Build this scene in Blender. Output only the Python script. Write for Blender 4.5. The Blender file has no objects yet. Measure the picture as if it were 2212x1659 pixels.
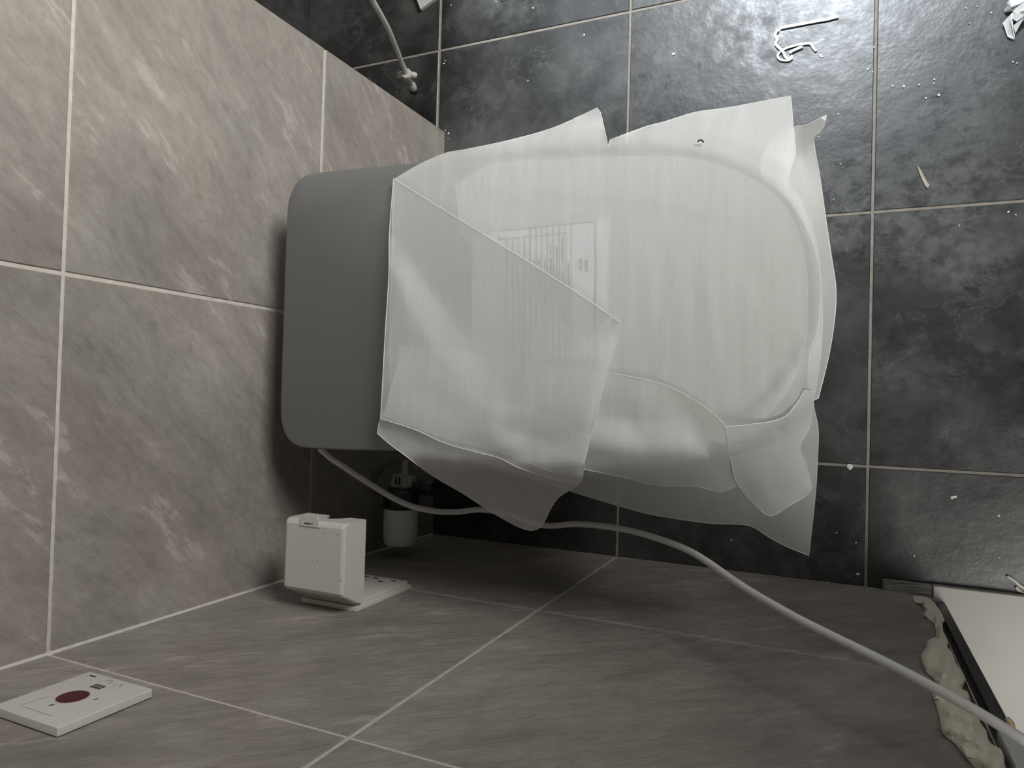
import bpy, bmesh, math, random
import numpy as np
from mathutils import Vector, Matrix
from mathutils.geometry import delaunay_2d_cdt
random.seed(7)
SC = bpy.context.scene
COL = SC.collection

# ------------------------------------------------------------------ camera
CAM = np.array([0.7405, 0.2793, 1.2501])
ROT = np.array([[0.90867295, -0.01741426, 0.41714531],
                [0.02783014, 0.99943397, -0.01890012],
                [-0.41658007, 0.02878324, 0.90864326]])
FPX = 1543.13
cam = bpy.data.cameras.new('camera')
camo = bpy.data.objects.new('camera', cam)
COL.objects.link(camo)
cam.sensor_fit = 'HORIZONTAL'
cam.sensor_width = 36.0
cam.lens = FPX / 2212 * 36.0
cam.clip_start = 0.01
M4 = Matrix([list(ROT[i]) + [CAM[i]] for i in range(3)] + [[0, 0, 0, 1]])
camo.matrix_world = M4
SC.camera = camo

# ------------------------------------------------------------------ world, light, exposure
w = bpy.data.worlds.new('world')
SC.world = w
w.use_nodes = True
w.node_tree.nodes['Background'].inputs[0].default_value = (0.80, 0.88, 1.0, 1)
w.node_tree.nodes['Background'].inputs[1].default_value = 0.35

def area(name, loc, target, sx, sy, power, color, spread=180, shape='RECTANGLE'):
    l = bpy.data.lights.new(name, 'AREA')
    l.shape = shape; l.size = sx; l.size_y = sy; l.energy = power; l.color = color; l.spread = math.radians(spread)
    o = bpy.data.objects.new(name, l); COL.objects.link(o)
    o.location = loc
    o.rotation_euler = (Vector(target) - Vector(loc)).to_track_quat('-Z', 'Y').to_euler()
    return o
# daylight through the window of the right-hand wall (deep reveal), a cool downlight far up the room, the hall lamp
area('window_daylight', (1.795, 1.72, 1.50), (0.0, 1.46, 1.0), 0.80, 0.90, 27, (1.0, 0.985, 0.955), 101)
area('panel_light', (0.62, 2.36, 2.385), (0.62, 2.30, 0), 0.62, 0.32, 48, (0.86, 0.93, 1.0), 88)
area('hall_lamp_light', (1.62, -0.75, 2.10), (0.9, 0.1, 0.3), 0.8, 0.8, 17, (1.0, 0.95, 0.87))

SC.cycles.adaptive_threshold = 0.06
SC.cycles.max_bounces = 5
SC.cycles.diffuse_bounces = 3
SC.cycles.glossy_bounces = 2
SC.cycles.transmission_bounces = 2
SC.cycles.transparent_max_bounces = 12
SC.view_settings.view_transform = 'Standard'
SC.view_settings.look = 'None'
SC.view_settings.exposure = 0.17
SC.view_settings.gamma = 1.0
SC.view_settings.use_curve_mapping = False

# ------------------------------------------------------------------ helpers
def at(u, v, z=None, x=None, y=None):
    """point seen at a pixel of the 2212x1659 frame, on the given plane of the room"""
    d = ROT @ np.array([(u - 1106) / FPX, -(v - 829.5) / FPX, -1.0])
    if z is not None: t = (z - CAM[2]) / d[2]
    elif y is not None: t = (y - CAM[1]) / d[1]
    else: t = (x - CAM[0]) / d[0]
    return Vector(CAM + d * t)

def link(o, parent=None):
    COL.objects.link(o)
    if parent is not None: o.parent = parent
    return o
def tag(o, label=None, cat=None, group=None, kind=None):
    if label: o['label'] = label
    if cat: o['category'] = cat
    if group: o['group'] = group
    if kind: o['kind'] = kind
    return o
def empty(name, loc=(0, 0, 0)):
    o = bpy.data.objects.new(name, None); o.empty_display_size = 0.05
    link(o); o.location = loc
    return o
def obj(name, bm, mat, parent=None, smooth=False):
    me = bpy.data.meshes.new(name)
    bm.normal_update(); bm.to_mesh(me); bm.free()
    if smooth:
        for p in me.polygons: p.use_smooth = True
        try: me.set_sharp_from_angle(angle=math.radians(35))
        except Exception: pass
    me.materials.append(mat)
    o = bpy.data.objects.new(name, me)
    if parent is not None:
        o.parent = parent
        o.matrix_parent_inverse = Matrix.Translation(parent.location).inverted()
    COL.objects.link(o)
    return o
def box(bm, x0, x1, y0, y1, z0, z1, bev=0.0, seg=2):
    r = bmesh.ops.create_cube(bm, size=1.0)
    vs = r['verts']
    for v in vs:
        v.co = Vector(((x0 + x1) / 2 + v.co.x * (x1 - x0), (y0 + y1) / 2 + v.co.y * (y1 - y0), (z0 + z1) / 2 + v.co.z * (z1 - z0)))
    if bev > 0:
        es = list({e for v in vs for e in v.link_edges})
        bmesh.ops.bevel(bm, geom=es, offset=bev, segments=seg, affect='EDGES', profile=0.6)
    return bm
def spline(pts, n=10):
    """Catmull-Rom through points"""
    P = [Vector(p) for p in pts]
    P = [P[0] * 2 - P[1]] + P + [P[-1] * 2 - P[-2]]
    out = []
    for i in range(1, len(P) - 2):
        a, b, c, d = P[i - 1:i + 3]
        for k in range(n):
            t = k / n
            out.append(0.5 * ((2 * b) + (c - a) * t + (2 * a - 5 * b + 4 * c - d) * t * t + (3 * b - a - 3 * c + d) * t ** 3))
    out.append(P[-2])
    return out
def tube(bm, pts, r, n=10, closed=False, caps=True, flat=None):
    P = [Vector(p) for p in pts]
    R = r if hasattr(r, '__len__') else [r] * len(P)
    rings = []; prev = None
    N = len(P)
    for i, p in enumerate(P):
        if closed: t = P[(i + 1) % N] - P[i - 1]
        else: t = P[min(i + 1, N - 1)] - P[max(i - 1, 0)]
        if t.length < 1e-9: t = Vector((0, 0, 1))
        t.normalize()
        if prev is None:
            a = t.orthogonal().normalized()
            if flat is not None:
                a = t.cross(Vector(flat)).normalized()
        else:
            a = (prev - t * prev.dot(t)); a.normalize()
        prev = a
        b = t.cross(a)
        fb = 0.15 if flat is not None else 1.0
        rings.append([bm.verts.new(p + a * (R[i] * math.cos(2 * math.pi * k / n)) + b * (fb * R[i] * math.sin(2 * math.pi * k / n))) for k in range(n)])
    for i in range(N if closed else N - 1):
        A, B = rings[i], rings[(i + 1) % N]
        for k in range(n):
            bm.faces.new((A[k], A[(k + 1) % n], B[(k + 1) % n], B[k]))
    if caps and not closed:
        bm.faces.new(rings[0][::-1]); bm.faces.new(rings[-1])
    return bm
def lathe(bm, prof, base, axis, n=32):
    """prof: list of (radius, distance along axis)"""
    ax = Vector(axis).normalized(); a = ax.orthogonal().normalized(); b = ax.cross(a); base = Vector(base)
    rings = []
    for r, h in prof:
        if r < 1e-6: rings.append([bm.verts.new(base + ax * h)])
        else: rings.append([bm.verts.new(base + ax * h + (a * math.cos(2 * math.pi * k / n) + b * math.sin(2 * math.pi * k / n)) * r) for k in range(n)])
    for A, B in zip(rings[:-1], rings[1:]):
        for k in range(n):
            k2 = (k + 1) % n
            q = [A[k % len(A)], A[k2 % len(A)], B[k2 % len(B)], B[k % len(B)]]
            f = []
            for v in q:
                if v not in f: f.append(v)
            if len(f) > 2: bm.faces.new(f)
    for rg in (rings[0], rings[-1]):
        if len(rg) > 2: bm.faces.new(rg)
    bmesh.ops.recalc_face_normals(bm, faces=bm.faces[:])
    return bm
def loft(bm, loops, cap0=True, cap1=True):
    rs = [[bm.verts.new(p) for p in L] for L in loops]
    n = len(rs[0])
    for A, B in zip(rs[:-1], rs[1:]):
        for k in range(n): bm.faces.new((A[k], A[(k + 1) % n], B[(k + 1) % n], B[k]))
    if cap0: bm.faces.new(rs[0][::-1])
    if cap1: bm.faces.new(rs[-1])
    bmesh.ops.recalc_face_normals(bm, faces=bm.faces[:])
    return bm

# ------------------------------------------------------------------ materials
class NT:
    def __init__(s, name):
        s.m = bpy.data.materials.new(name); s.m.use_nodes = True
        s.t = s.m.node_tree; s.n = s.t.nodes; s.l = s.t.links
        s.b = s.n['Principled BSDF']; s.out = s.n['Material Output']
    def new(s, t, **k):
        n = s.n.new(t)
        for a, v in k.items(): setattr(n, a, v)
        return n
    def put(s, sock, v):
        if hasattr(v, 'is_output'): s.l.new(v, sock)
        else: sock.default_value = v
    def math(s, op, a, b=0.0, c=None, clamp=False):
        n = s.new('ShaderNodeMath', operation=op); n.use_clamp = clamp
        s.put(n.inputs[0], a); s.put(n.inputs[1], b)
        if c is not None: s.put(n.inputs[2], c)
        return n.outputs[0]
    def noise(s, vec, scale, detail=4, rough=0.55, dist=0.0, lac=2.0):
        n = s.new('ShaderNodeTexNoise')
        s.put(n.inputs['Vector'], vec); n.inputs['Scale'].default_value = scale
        n.inputs['Detail'].default_value = detail; n.inputs['Roughness'].default_value = rough
        n.inputs['Distortion'].default_value = dist; n.inputs['Lacunarity'].default_value = lac
        return n.outputs['Fac']
    def ramp(s, fac, stops):
        n = s.new('ShaderNodeValToRGB'); e = n.color_ramp.elements
        while len(e) < len(stops): e.new(0.5)
        for i, (p, c) in enumerate(stops):
            e[i].position = p; e[i].color = (*c, 1) if len(c) == 3 else c
        s.put(n.inputs[0], fac)
        return n.outputs[0]
    def mix(s, fac, a, b, mode='MIX'):
        n = s.new('ShaderNodeMix', data_type='RGBA', blend_type=mode)
        s.put(n.inputs[0], fac)
        for k, v in ((6, a), (7, b)):
            if isinstance(v, tuple) and len(v) == 3: v = (*v, 1)
            s.put(n.inputs[k], v)
        return n.outputs[2]
    def smooth(s, v, lo, hi):
        n = s.new('ShaderNodeMapRange', interpolation_type='SMOOTHSTEP')
        s.put(n.inputs[0], v); n.inputs[1].default_value = lo; n.inputs[2].default_value = hi
        return n.outputs[0]
    def bump(s, h, strength, dist):
        n = s.new('ShaderNodeBump'); n.inputs['Strength'].default_value = strength; n.inputs['Distance'].default_value = dist
        s.put(n.inputs['Height'], h); s.l.new(n.outputs[0], s.b.inputs['Normal'])
        return n.outputs[0]

def plain(name, col, rough=0.5, spec=0.5, metal=0.0, var=0.06, scale=60):
    t = NT(name)
    tc = t.new('ShaderNodeTexCoord').outputs['Object']
    f = t.noise(tc, scale, 2)
    c = t.mix(f, tuple(x * (1 - var) for x in col), tuple(min(1, x * (1 + var)) for x in col))
    t.put(t.b.inputs['Base Color'], c)
    t.b.inputs['Roughness'].default_value = rough
    t.b.inputs['Specular IOR Level'].default_value = spec
    t.b.inputs['Metallic'].default_value = metal
    return t.m

def warp(t, v, scale, amt):
    n = t.new('ShaderNodeTexNoise'); t.put(n.inputs['Vector'], v); n.inputs['Scale'].default_value = scale; n.inputs['Detail'].default_value = 1.0
    m = t.new('ShaderNodeVectorMath', operation='MULTIPLY_ADD'); t.l.new(n.outputs['Color'], m.inputs[0])
    m.inputs[1].default_value = (amt, amt, amt); t.put(m.inputs[2], v)
    return m.outputs[0]
def scaled(t, v, k):
    m = t.new('ShaderNodeVectorMath', operation='MULTIPLY'); t.put(m.inputs[0], v); m.inputs[1].default_value = k
    return m.outputs[0]

def wall_stone():
    t = NT('greige_stone_tile')
    pos = t.new('ShaderNodeNewGeometry').outputs['Position']
    rnd = t.new('ShaderNodeObjectInfo').outputs['Random']
    sx = t.new('ShaderNodeSeparateXYZ'); t.l.new(pos, sx.inputs[0])
    h = t.math('SUBTRACT', sx.outputs[1], sx.outputs[0])
    a = t.math('MULTIPLY', t.math('ADD', h, sx.outputs[2]), 0.7071)
    b = t.math('MULTIPLY', t.math('SUBTRACT', h, sx.outputs[2]), 0.7071)
    c = t.new('ShaderNodeCombineXYZ')
    t.put(c.inputs[0], a); t.put(c.inputs[1], b); t.put(c.inputs[2], t.math('MULTIPLY', rnd, 17.3))
    raw = c.outputs[0]
    v = warp(t, raw, 7.0, 0.05)
    vs = scaled(t, v, (1.0, 3.4, 1.0))
    cloud = t.noise(v, 5.0, 4, 0.62)
    hue = t.noise(raw, 7.0, 1, 0.5)
    streak = t.noise(vs, 9.0, 5, 0.68)
    fine = t.noise(scaled(t, raw, (1.0, 1.8, 1.0)), 60.0, 3, 0.7)
    col = t.ramp(cloud, [(0.30, (0.208, 0.190, 0.171)), (0.52, (0.265, 0.243, 0.220)), (0.72, (0.324, 0.299, 0.272))])
    hm = t.ramp(hue, [(0.40, (0.965, 1.0, 0.975)), (0.60, (1.025, 0.985, 0.975))])
    col = t.mix(0.38, col, hm, 'MULTIPLY')
    st = t.ramp(streak, [(0.32, (0.74, 0.735, 0.73)), (0.50, (1.0, 1.0, 1.0)), (0.66, (1.17, 1.165, 1.15))])
    col = t.mix(0.62, col, st, 'MULTIPLY')
    # thin dark cracks and chalky flakes
    cr = t.math('ABSOLUTE', t.math('SUBTRACT', cloud, 0.5))
    crm = t.math('MULTIPLY', t.math('SUBTRACT', 1.0, t.smooth(cr, 0.0, 0.012)), t.smooth(streak, 0.50, 0.60))
    col = t.mix(t.math('MULTIPLY', crm, 0.22), col, (0.13, 0.118, 0.105))
    fl = t.math('MULTIPLY', t.smooth(streak, 0.57, 0.62), t.smooth(hue, 0.45, 0.6))
    col = t.mix(t.math('MULTIPLY', fl, 0.34), col, (0.46, 0.44, 0.41))
    fm = t.ramp(fine, [(0.3, (0.88, 0.88, 0.88)), (0.7, (1.12, 1.12, 1.12))])
    col = t.mix(0.8, col, fm, 'MULTIPLY')
    t.put(t.b.inputs['Base Color'], col)
    t.put(t.b.inputs['Roughness'], t.math('MULTIPLY_ADD', fine, 0.2, 0.42))
    t.b.inputs['Specular IOR Level'].default_value = 0.35
    t.bump(t.noise(scaled(t, raw, (1.0, 2.6, 1.0)), 15.0, 4, 0.70), 0.75, 0.005)
    return t.m

def floor_stone():
    t = NT('charcoal_slate_floor_tile')
    pos = t.new('ShaderNodeNewGeometry').outputs['Position']
    rnd = t.new('ShaderNodeObjectInfo').outputs['Random']
    ad = t.new('ShaderNodeVectorMath', operation='ADD'); t.l.new(pos, ad.inputs[0])
    c = t.new('ShaderNodeCombineXYZ'); t.put(c.inputs[2], t.math('MULTIPLY', rnd, 23.0)); t.put(c.inputs[0], t.math('MULTIPLY', rnd, 7.0))
    t.l.new(c.outputs[0], ad.inputs[1]); raw = ad.outputs[0]
    v = warp(t, raw, 9.0, 0.09)
    cloud = t.noise(v, 7.0, 5, 0.64)
    col = t.ramp(cloud, [(0.33, (0.017, 0.0175, 0.0172)), (0.50, (0.034, 0.0346, 0.0338)), (0.68, (0.074, 0.0748, 0.0722))])
    gate = t.noise(raw, 6.0, 2)
    def veins(n, wd):
        return t.math('SUBTRACT', 1.0, t.smooth(t.math('ABSOLUTE', t.math('SUBTRACT', n, 0.5)), 0.0, wd))
    v1 = t.math('MULTIPLY', veins(cloud, 0.012), t.smooth(gate, 0.46, 0.60))
    n2 = t.noise(v, 17.0, 5, 0.72)
    v2 = t.math('MULTIPLY', t.smooth(n2, 0.50, 0.66), t.smooth(gate, 0.38, 0.62))
    vm = t.math('ADD', t.math('MULTIPLY', v1, 0.6), t.math('MULTIPLY', v2, 0.6), clamp=True)
    col = t.mix(t.math('MULTIPLY', vm, 0.42), col, (0.16, 0.16, 0.153))
    # dried dust
    dn = t.noise(pos, 34.0, 3, 0.7)
    dust = t.math('MULTIPLY', t.smooth(t.noise(pos, 2.6, 3, 0.6), 0.47, 0.68), t.smooth(dn, 0.38, 0.70))
    col = t.mix(t.math('MULTIPLY', dust, 0.30), col, (0.20, 0.20, 0.185))
    t.put(t.b.inputs['Base Color'], col)
    ro = t.math('ADD', t.math('MULTIPLY_ADD', dn, 0.26, 0.21), t.math('MULTIPLY', dust, 0.25))
    t.put(t.b.inputs['Roughness'], ro)
    t.b.inputs['Specular IOR Level'].default_value = 0.55
    t.bump(t.noise(raw, 16.0, 4, 0.66), 0.35, 0.003)
    return t.m

def foam_mat(name='pearl_foam_sheet', transp=0.27, col=(0.945, 0.955, 0.935), trans=0.30):
    t = NT(name)
    pos = t.new('ShaderNodeNewGeometry').outputs['Position']
    mp = t.new('ShaderNodeMapping'); t.l.new(pos, mp.inputs[0]); mp.inputs['Scale'].default_value = (7.0, 0.8, 0.8)
    rib = t.noise(mp.outputs[0], 9.0, 3, 0.6)
    cell = t.noise(pos, 380.0, 1, 0.6)
    c = t.mix(rib, tuple(x * 0.97 for x in col), tuple(min(1, x * 1.03) for x in col))
    t.put(t.b.inputs['Base Color'], c)
    t.b.inputs['Roughness'].default_value = 0.65
    t.b.inputs['Specular IOR Level'].default_value = 0.2
    nb = t.bump(t.math('ADD', rib, t.math('MULTIPLY', cell, 0.15)), 0.30, 0.003)
    tl = t.new('ShaderNodeBsdfTranslucent'); t.put(tl.inputs['Color'], c)
    tr = t.new('ShaderNodeBsdfTransparent')
    m1 = t.new('ShaderNodeMixShader'); m1.inputs[0].default_value = trans
    t.l.new(t.b.outputs[0], m1.inputs[1]); t.l.new(tl.outputs[0], m1.inputs[2])
    m2 = t.new('ShaderNodeMixShader')
    t.put(m2.inputs[0], t.math('MULTIPLY_ADD', rib, -0.10, transp + 0.05))
    t.l.new(m1.outputs[0], m2.inputs[1]); t.l.new(tr.outputs[0], m2.inputs[2])
    t.l.new(m2.outputs[0], t.out.inputs[0])
    return t.m

M = {}
M['wall'] = wall_stone()
M['floor'] = floor_stone()
M['grout_wall'] = plain('pale_wall_grout', (0.50, 0.47, 0.42), 0.85, 0.2, var=0.25, scale=90)
M['grout_floor'] = plain('dirty_floor_grout', (0.27, 0.245, 0.21), 0.85, 0.2, var=0.35, scale=70)
M['ceiling'] = plain('white_ceiling_paint', (0.72, 0.71, 0.69), 0.8)
M['foam'] = foam_mat()
M['foam2'] = foam_mat('pearl_foam_double_ply', 0.11, (0.945, 0.955, 0.935), 0.38)
M['foam1'] = foam_mat('pearl_foam_single_ply', 0.36, (0.945, 0.955, 0.935), 0.30)
M['foam_edge'] = plain('foam_sheet_edge', (0.86, 0.87, 0.85), 0.6, 0.3)
M['lid'] = plain('satin_grey_lid_plastic', (0.172, 0.174, 0.170), 0.42, 0.4, var=0.03)
M['ceramic'] = plain('white_glazed_ceramic', (0.74, 0.75, 0.74), 0.12, 0.5, var=0.02)
M['white_plastic'] = plain('ivory_white_plastic', (0.58, 0.56, 0.51), 0.38, 0.45, var=0.03)
M['dark_plastic'] = plain('black_fitting_plastic', (0.02, 0.021, 0.022), 0.4, 0.5)
M['grey_plastic'] = plain('grey_clip_plastic', (0.40, 0.39, 0.36), 0.45, 0.4)
M['cable'] = plain('white_cable_jacket', (0.60, 0.60, 0.58), 0.5, 0.35, var=0.05)
M['filter'] = plain('milky_filter_canister', (0.72, 0.73, 0.68), 0.4, 0.4)
M['hose_clear'] = plain('braided_grey_hose', (0.16, 0.155, 0.145), 0.45, 0.4, var=0.3, scale=400)
M['steel'] = plain('brushed_steel_braid', (0.46, 0.45, 0.43), 0.38, 0.5, metal=0.2, var=0.25, scale=500)
M['red'] = plain('dark_red_push_button', (0.070, 0.004, 0.010), 0.45, 0.5, var=0.03)
M['ink'] = plain('grey_print_ink', (0.012, 0.012, 0.012), 0.6, 0.2)
M['ink_faint'] = plain('faint_pencil_grey', (0.34, 0.335, 0.31), 0.7, 0.2)
M['paper'] = plain('bluish_white_paper', (0.76, 0.76, 0.84), 0.7, 0.2, var=0.02)
M['slot'] = plain('black_socket_slot', (0.015, 0.015, 0.015), 0.6, 0.2)
M['puff'] = plain('cream_expanding_foam', (0.74, 0.695, 0.575), 0.75, 0.2, var=0.10, scale=45)
M['frame_grey'] = plain('charcoal_frame_metal', (0.055, 0.052, 0.050), 0.35, 0.5)
M['frame_dark'] = plain('dark_frame_channel', (0.024, 0.021, 0.018), 0.5, 0.4)
M['frame_brown'] = plain('brown_frame_foil', (0.115, 0.075, 0.050), 0.4, 0.4)
M['film'] = plain('pale_protective_film', (0.55, 0.57, 0.57), 0.35, 0.5, var=0.1)
M['hall'] = plain('pale_polished_stone', (0.37, 0.355, 0.315), 0.30, 0.5, var=0.30, scale=7)
M['mortar'] = plain('dirty_grey_mortar', (0.20, 0.19, 0.17), 0.85, 0.2, var=0.5, scale=40)
M['crumb'] = plain('white_plaster', (0.75, 0.74, 0.70), 0.8, 0.2)
M['tape'] = plain('white_paper_tape', (0.80, 0.81, 0.82), 0.55, 0.35, var=0.05)
M['wood'] = plain('pale_wood_splinter', (0.42, 0.38, 0.29), 0.7, 0.2, var=0.2, scale=200)
M['board'] = plain('pale_grey_board', (0.52, 0.52, 0.50), 0.5, 0.3)
M['copper'] = plain('brass_yellow_tip', (0.72, 0.58, 0.30), 0.35, 0.5, metal=0.3)

# ------------------------------------------------------------------ setting
XB, YC, T = 0.3825, 0.1869, 0.4          # joint origins and tile size
Z1 = 0.373
YE = 0.8164                               # free end of the wall behind the toilet
XR = -0.363                               # back of the recess beside it
XMAX, YMAX, ZC = 1.80, 2.80, 2.40
XD = 0.858                                # door opening in the near wall
G = 0.0021                                # half grout width

def struct(name, bm, m, label=None, cat=None):
    o = obj(name, bm, m)
    o['kind'] = 'structure'
    if label: o['label'] = label
    if cat: o['category'] = cat
    return o
def cuts(lo, hi, org, step):
    k = math.floor((lo - org) / step)
    xs = [lo]
    x = org + step * k
    while x < hi - 0.012:
        if x > lo + 0.012: xs.append(x)
        x += step
    xs.append(hi)
    return xs
def tile_mesh(name, o, ux, uy, n, w_, h_, mat, th=0.004, ch=0.0012):
    """a tile slab with an eased edge: o corner, ux/uy in plane, n outward; front face flush with the plane through o"""
    bm = bmesh.new()
    def ring(d, ins): return [bm.verts.new(o + ux * a + uy * b + n * d) for a, b in ((ins, ins), (w_ - ins, ins), (w_ - ins, h_ - ins), (ins, h_ - ins))]
    r0, r1, r2 = ring(-th, 0), ring(-ch, 0), ring(0, ch)
    for A, B in ((r0, r1), (r1, r2)):
        for k in range(4): bm.faces.new((A[k], A[(k + 1) % 4], B[(k + 1) % 4], B[k]))
    bm.faces.new(r2); bm.faces.new(r0[::-1])
    bmesh.ops.recalc_face_normals(bm, faces=bm.faces[:])
    c = o + ux * (w_ / 2) + uy * (h_ / 2)
    bmesh.ops.translate(bm, verts=bm.verts[:], vec=-c)
    return bm, c
def tiles(parent, mat, us, vs, frame, skip=None):
    """frame(u, v) -> point; axes from it"""
    p0 = frame(0, 0); ux = frame(1, 0) - p0; uy = frame(0, 1) - p0
    n = frame.n
    for i in range(len(us) - 1):
        for j in range(len(vs) - 1):
            u0, u1, v0, v1 = us[i] + G, us[i + 1] - G, vs[j] + G, vs[j + 1] - G
            if i == 0: u0 -= G - 0.0008
            if j == 0 and abs(n.z) < .5: v0 -= G + .003
            if j == 0 and abs(n.z) > .5: v0 -= G
            if skip and skip((u0 + u1) / 2, (v0 + v1) / 2): continue
            jit = n * random.uniform(-0.0003, 0.0)
            bm, c = tile_mesh('tile', frame(u0, v0) + jit, ux, uy, n, u1 - u0, v1 - v0, mat)
            t = obj('tile', bm, mat, parent)
            t.location = c
class Fr:
    def __init__(s, o, ux, uy, n): s.o, s.ux, s.uy, s.n = Vector(o), Vector(ux), Vector(uy), Vector(n)
    def __call__(s, u, v): return s.o + s.ux * u + s.uy * v

GD = 0.0016   # grout recess
fl = struct('floor', box(bmesh.new(), XR, XMAX, 0.0, YMAX, -0.08, -GD), M['grout_floor'], 'dark charcoal slate tile floor with pale grout', 'floor')
xs = cuts(XR, XMAX, XB, T); ys = cuts(0.0, YMAX, YC, T)
tiles(fl, M['floor'], xs, ys, Fr((0, 0, 0), (1, 0, 0), (0, 1, 0), (0, 0, 1)),
      skip=lambda u, v: u < 0 and v < YE - 0.2)

zs = cuts(0.0, ZC, Z1 - 0.4, 0.398)
# wall behind the toilet (its end is the outer corner of the recess)
wl = struct('wall_left', box(bmesh.new(), XR, -GD, 0.0, YE - GD, 0.0, ZC), M['grout_wall'], 'greige stone tiled wall behind the wrapped toilet', 'wall')
tiles(wl, M['wall'], [0.0, 0.396, YE + 0.0021], zs, Fr((0, 0, 0), (0, 1, 0), (0, 0, 1), (1, 0, 0)))
tiles(wl, M['wall'], [XR, -0.002], zs, Fr((0, YE, 0), (1, 0, 0), (0, 0, 1), (0, 1, 0)))
bm = bmesh.new()
loft(bm, [[Vector((-.001, -.001, z)), Vector((.0032, -.001, z)), Vector((-.001, .0032, z))] for z in (0.0, ZC)])
obj('corner_grout', bm, M['grout_wall'], wl)
# near wall with the call button, up to the rough door opening
wn = struct('wall_near', box(bmesh.new(), XR, XD, -0.14, -GD, 0.0, ZC), M['grout_wall'], 'greige stone tiled wall with the socket and call button', 'wall')
tiles(wn, M['wall'], [0.0, XB, XD + 0.002], zs, Fr((0, 0, 0), (1, 0, 0), (0, 0, 1), (0, 1, 0)))
struct('wall_near_beyond', box(bmesh.new(), 1.66, XMAX, -0.14, 0.0, 0.0, ZC), M['wall'])
struct('wall_near_lintel', box(bmesh.new(), XD, 1.66, -0.14, 0.0, 2.10, ZC), M['wall'])
struct('wall_recess', box(bmesh.new(), XR - 0.1, XR, 0.0, YMAX, -0.08, ZC), M['floor'])
struct('wall_far', box(bmesh.new(), XR - 0.1, XMAX + 0.2, YMAX, YMAX + 0.12, -0.08, ZC), M['wall'])
# right-hand wall with the window the daylight comes through
bm = bmesh.new()
wy0, wy1, wz0, wz1 = 1.30, 2.14, 1.03, 1.97
box(bm, XMAX, XMAX + 0.2, -0.14, wy0, -0.08, ZC); box(bm, XMAX, XMAX + 0.2, wy1, YMAX, -0.08, ZC)
box(bm, XMAX, XMAX + 0.2, wy0, wy1, -0.08, wz0); box(bm, XMAX, XMAX + 0.2, wy0, wy1, wz1, ZC)
struct('wall_right', bm, M['wall'])
bm = bmesh.new()
for a in ((wy0, wy0 + 0.04, wz0, wz1), (wy1 - 0.04, wy1, wz0, wz1), (wy0, wy1, wz0, wz0 + 0.04), (wy0, wy1, wz1 - 0.04, wz1), ((wy0 + wy1) / 2 - 0.02, (wy0 + wy1) / 2 + 0.02, wz0, wz1)):
    box(bm, XMAX + 0.10, XMAX + 0.14, a[0], a[1], a[2], a[3])
struct('window_1', bm, M['film'])
struct('ceiling', box(bmesh.new(), XR - 0.1, XMAX + 0.1, -0.14, YMAX + 0.12, ZC, ZC + 0.08), M['ceiling'])
# hall beyond the door
struct('floor_hall', box(bmesh.new(), -0.4, 2.6, -2.2, -0.001, -0.08, 0.0132), M['hall'], 'pale polished stone floor of the hall outside the doorway', 'floor')
struct('wall_hall', box(bmesh.new(), -0.4, 2.6, -2.3, -2.2, -0.08, ZC), M['ceiling'])
# threshold stone and the rough mortar beside it
struct('trim_1', box(bmesh.new(), 0.872, 1.66, -0.45, 0.017, 0.0, 0.0150, 0.0015), M['hall'], 'pale stone door threshold standing proud of the dark floor', 'threshold')
bm = bmesh.new()
box(bm, 0.806, 0.8715, -0.001, 0.016, 0.0, 0.012, 0.002)
bmesh.ops.subdivide_edges(bm, edges=bm.edges[:], cuts=4, use_grid_fill=True)
for v in bm.verts: v.co += Vector((random.uniform(-.001, .001), random.uniform(-.0012, .0012), random.uniform(-.0015, .001) if v.co.z > 0.004 else 0))
struct('trim_2', bm, M['mortar'], 'dirty grey mortar strip at the foot of the door jamb', 'mortar strip')
# door frame upright set back in the opening
df = empty('door_1', (0.875, -0.03, 0)); tag(df, 'dark metal door frame upright beside cream expanding foam', 'door frame', kind='structure')
obj('back_channel', box(bmesh.new(), XD, 0.884, -0.13, -0.020, 0.0, 2.10), M['frame_dark'], df)
obj('foil_edge', box(bmesh.new(), 0.8585, 0.8655, -0.020, -0.006, 0.0, 2.10, 0.001), M['frame_brown'], df)
obj('foil_line', box(bmesh.new(), 0.8655, 0.8668, -0.020, -0.0045, 0.0, 2.10), M['grout_wall'], df)
obj('channel', box(bmesh.new(), 0.8668, 0.8755, -0.020, -0.012, 0.0, 2.10), M['frame_dark'], df)
obj('stop', box(bmesh.new(), 0.8755, 0.8875, -0.060, -0.006, 0.0, 2.10, 0.0015), M['frame_grey'], df)

# ------------------------------------------------------------------ toilet
TY = 0.3888
LIDTOP = 0.500
HALF = [(0.0500, 0.0), (0.0500, 0.080), (0.0505, 0.135), (0.0540, 0.156), (0.0630, 0.1725), (0.0770, 0.1815), (0.0980, 0.1845), (0.16, 0.1835), (0.24, 0.1805),
        (0.36, 0.1785), (0.46, 0.1760), (0.54, 0.1690), (0.598, 0.1540), (0.650, 0.1300), (0.686, 0.1000), (0.707, 0.0660), (0.718, 0.0340), (0.7215, 0.0)]
def outline(z, inset=0.0, sx=1.0, x0=None):
    h = spline([(a, b, 0) for a, b in HALF], 4)
    up = [(p.x, p.y) for p in h]
    full = up + [(x, -y) for x, y in up[-2:0:-1]]
    cx = 0.37
    out = []
    for x, y in full:
        kx = 1 - inset / 0.35; ky = 1 - inset / 0.19
        out.append(Vector((cx + (x - cx) * kx, TY + y * ky, z)))
    return out
tl = empty('toilet', (0.36, TY, 0)); tag(tl, 'tankless smart toilet with satin grey lid, half under foam wrap', 'toilet')
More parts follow.
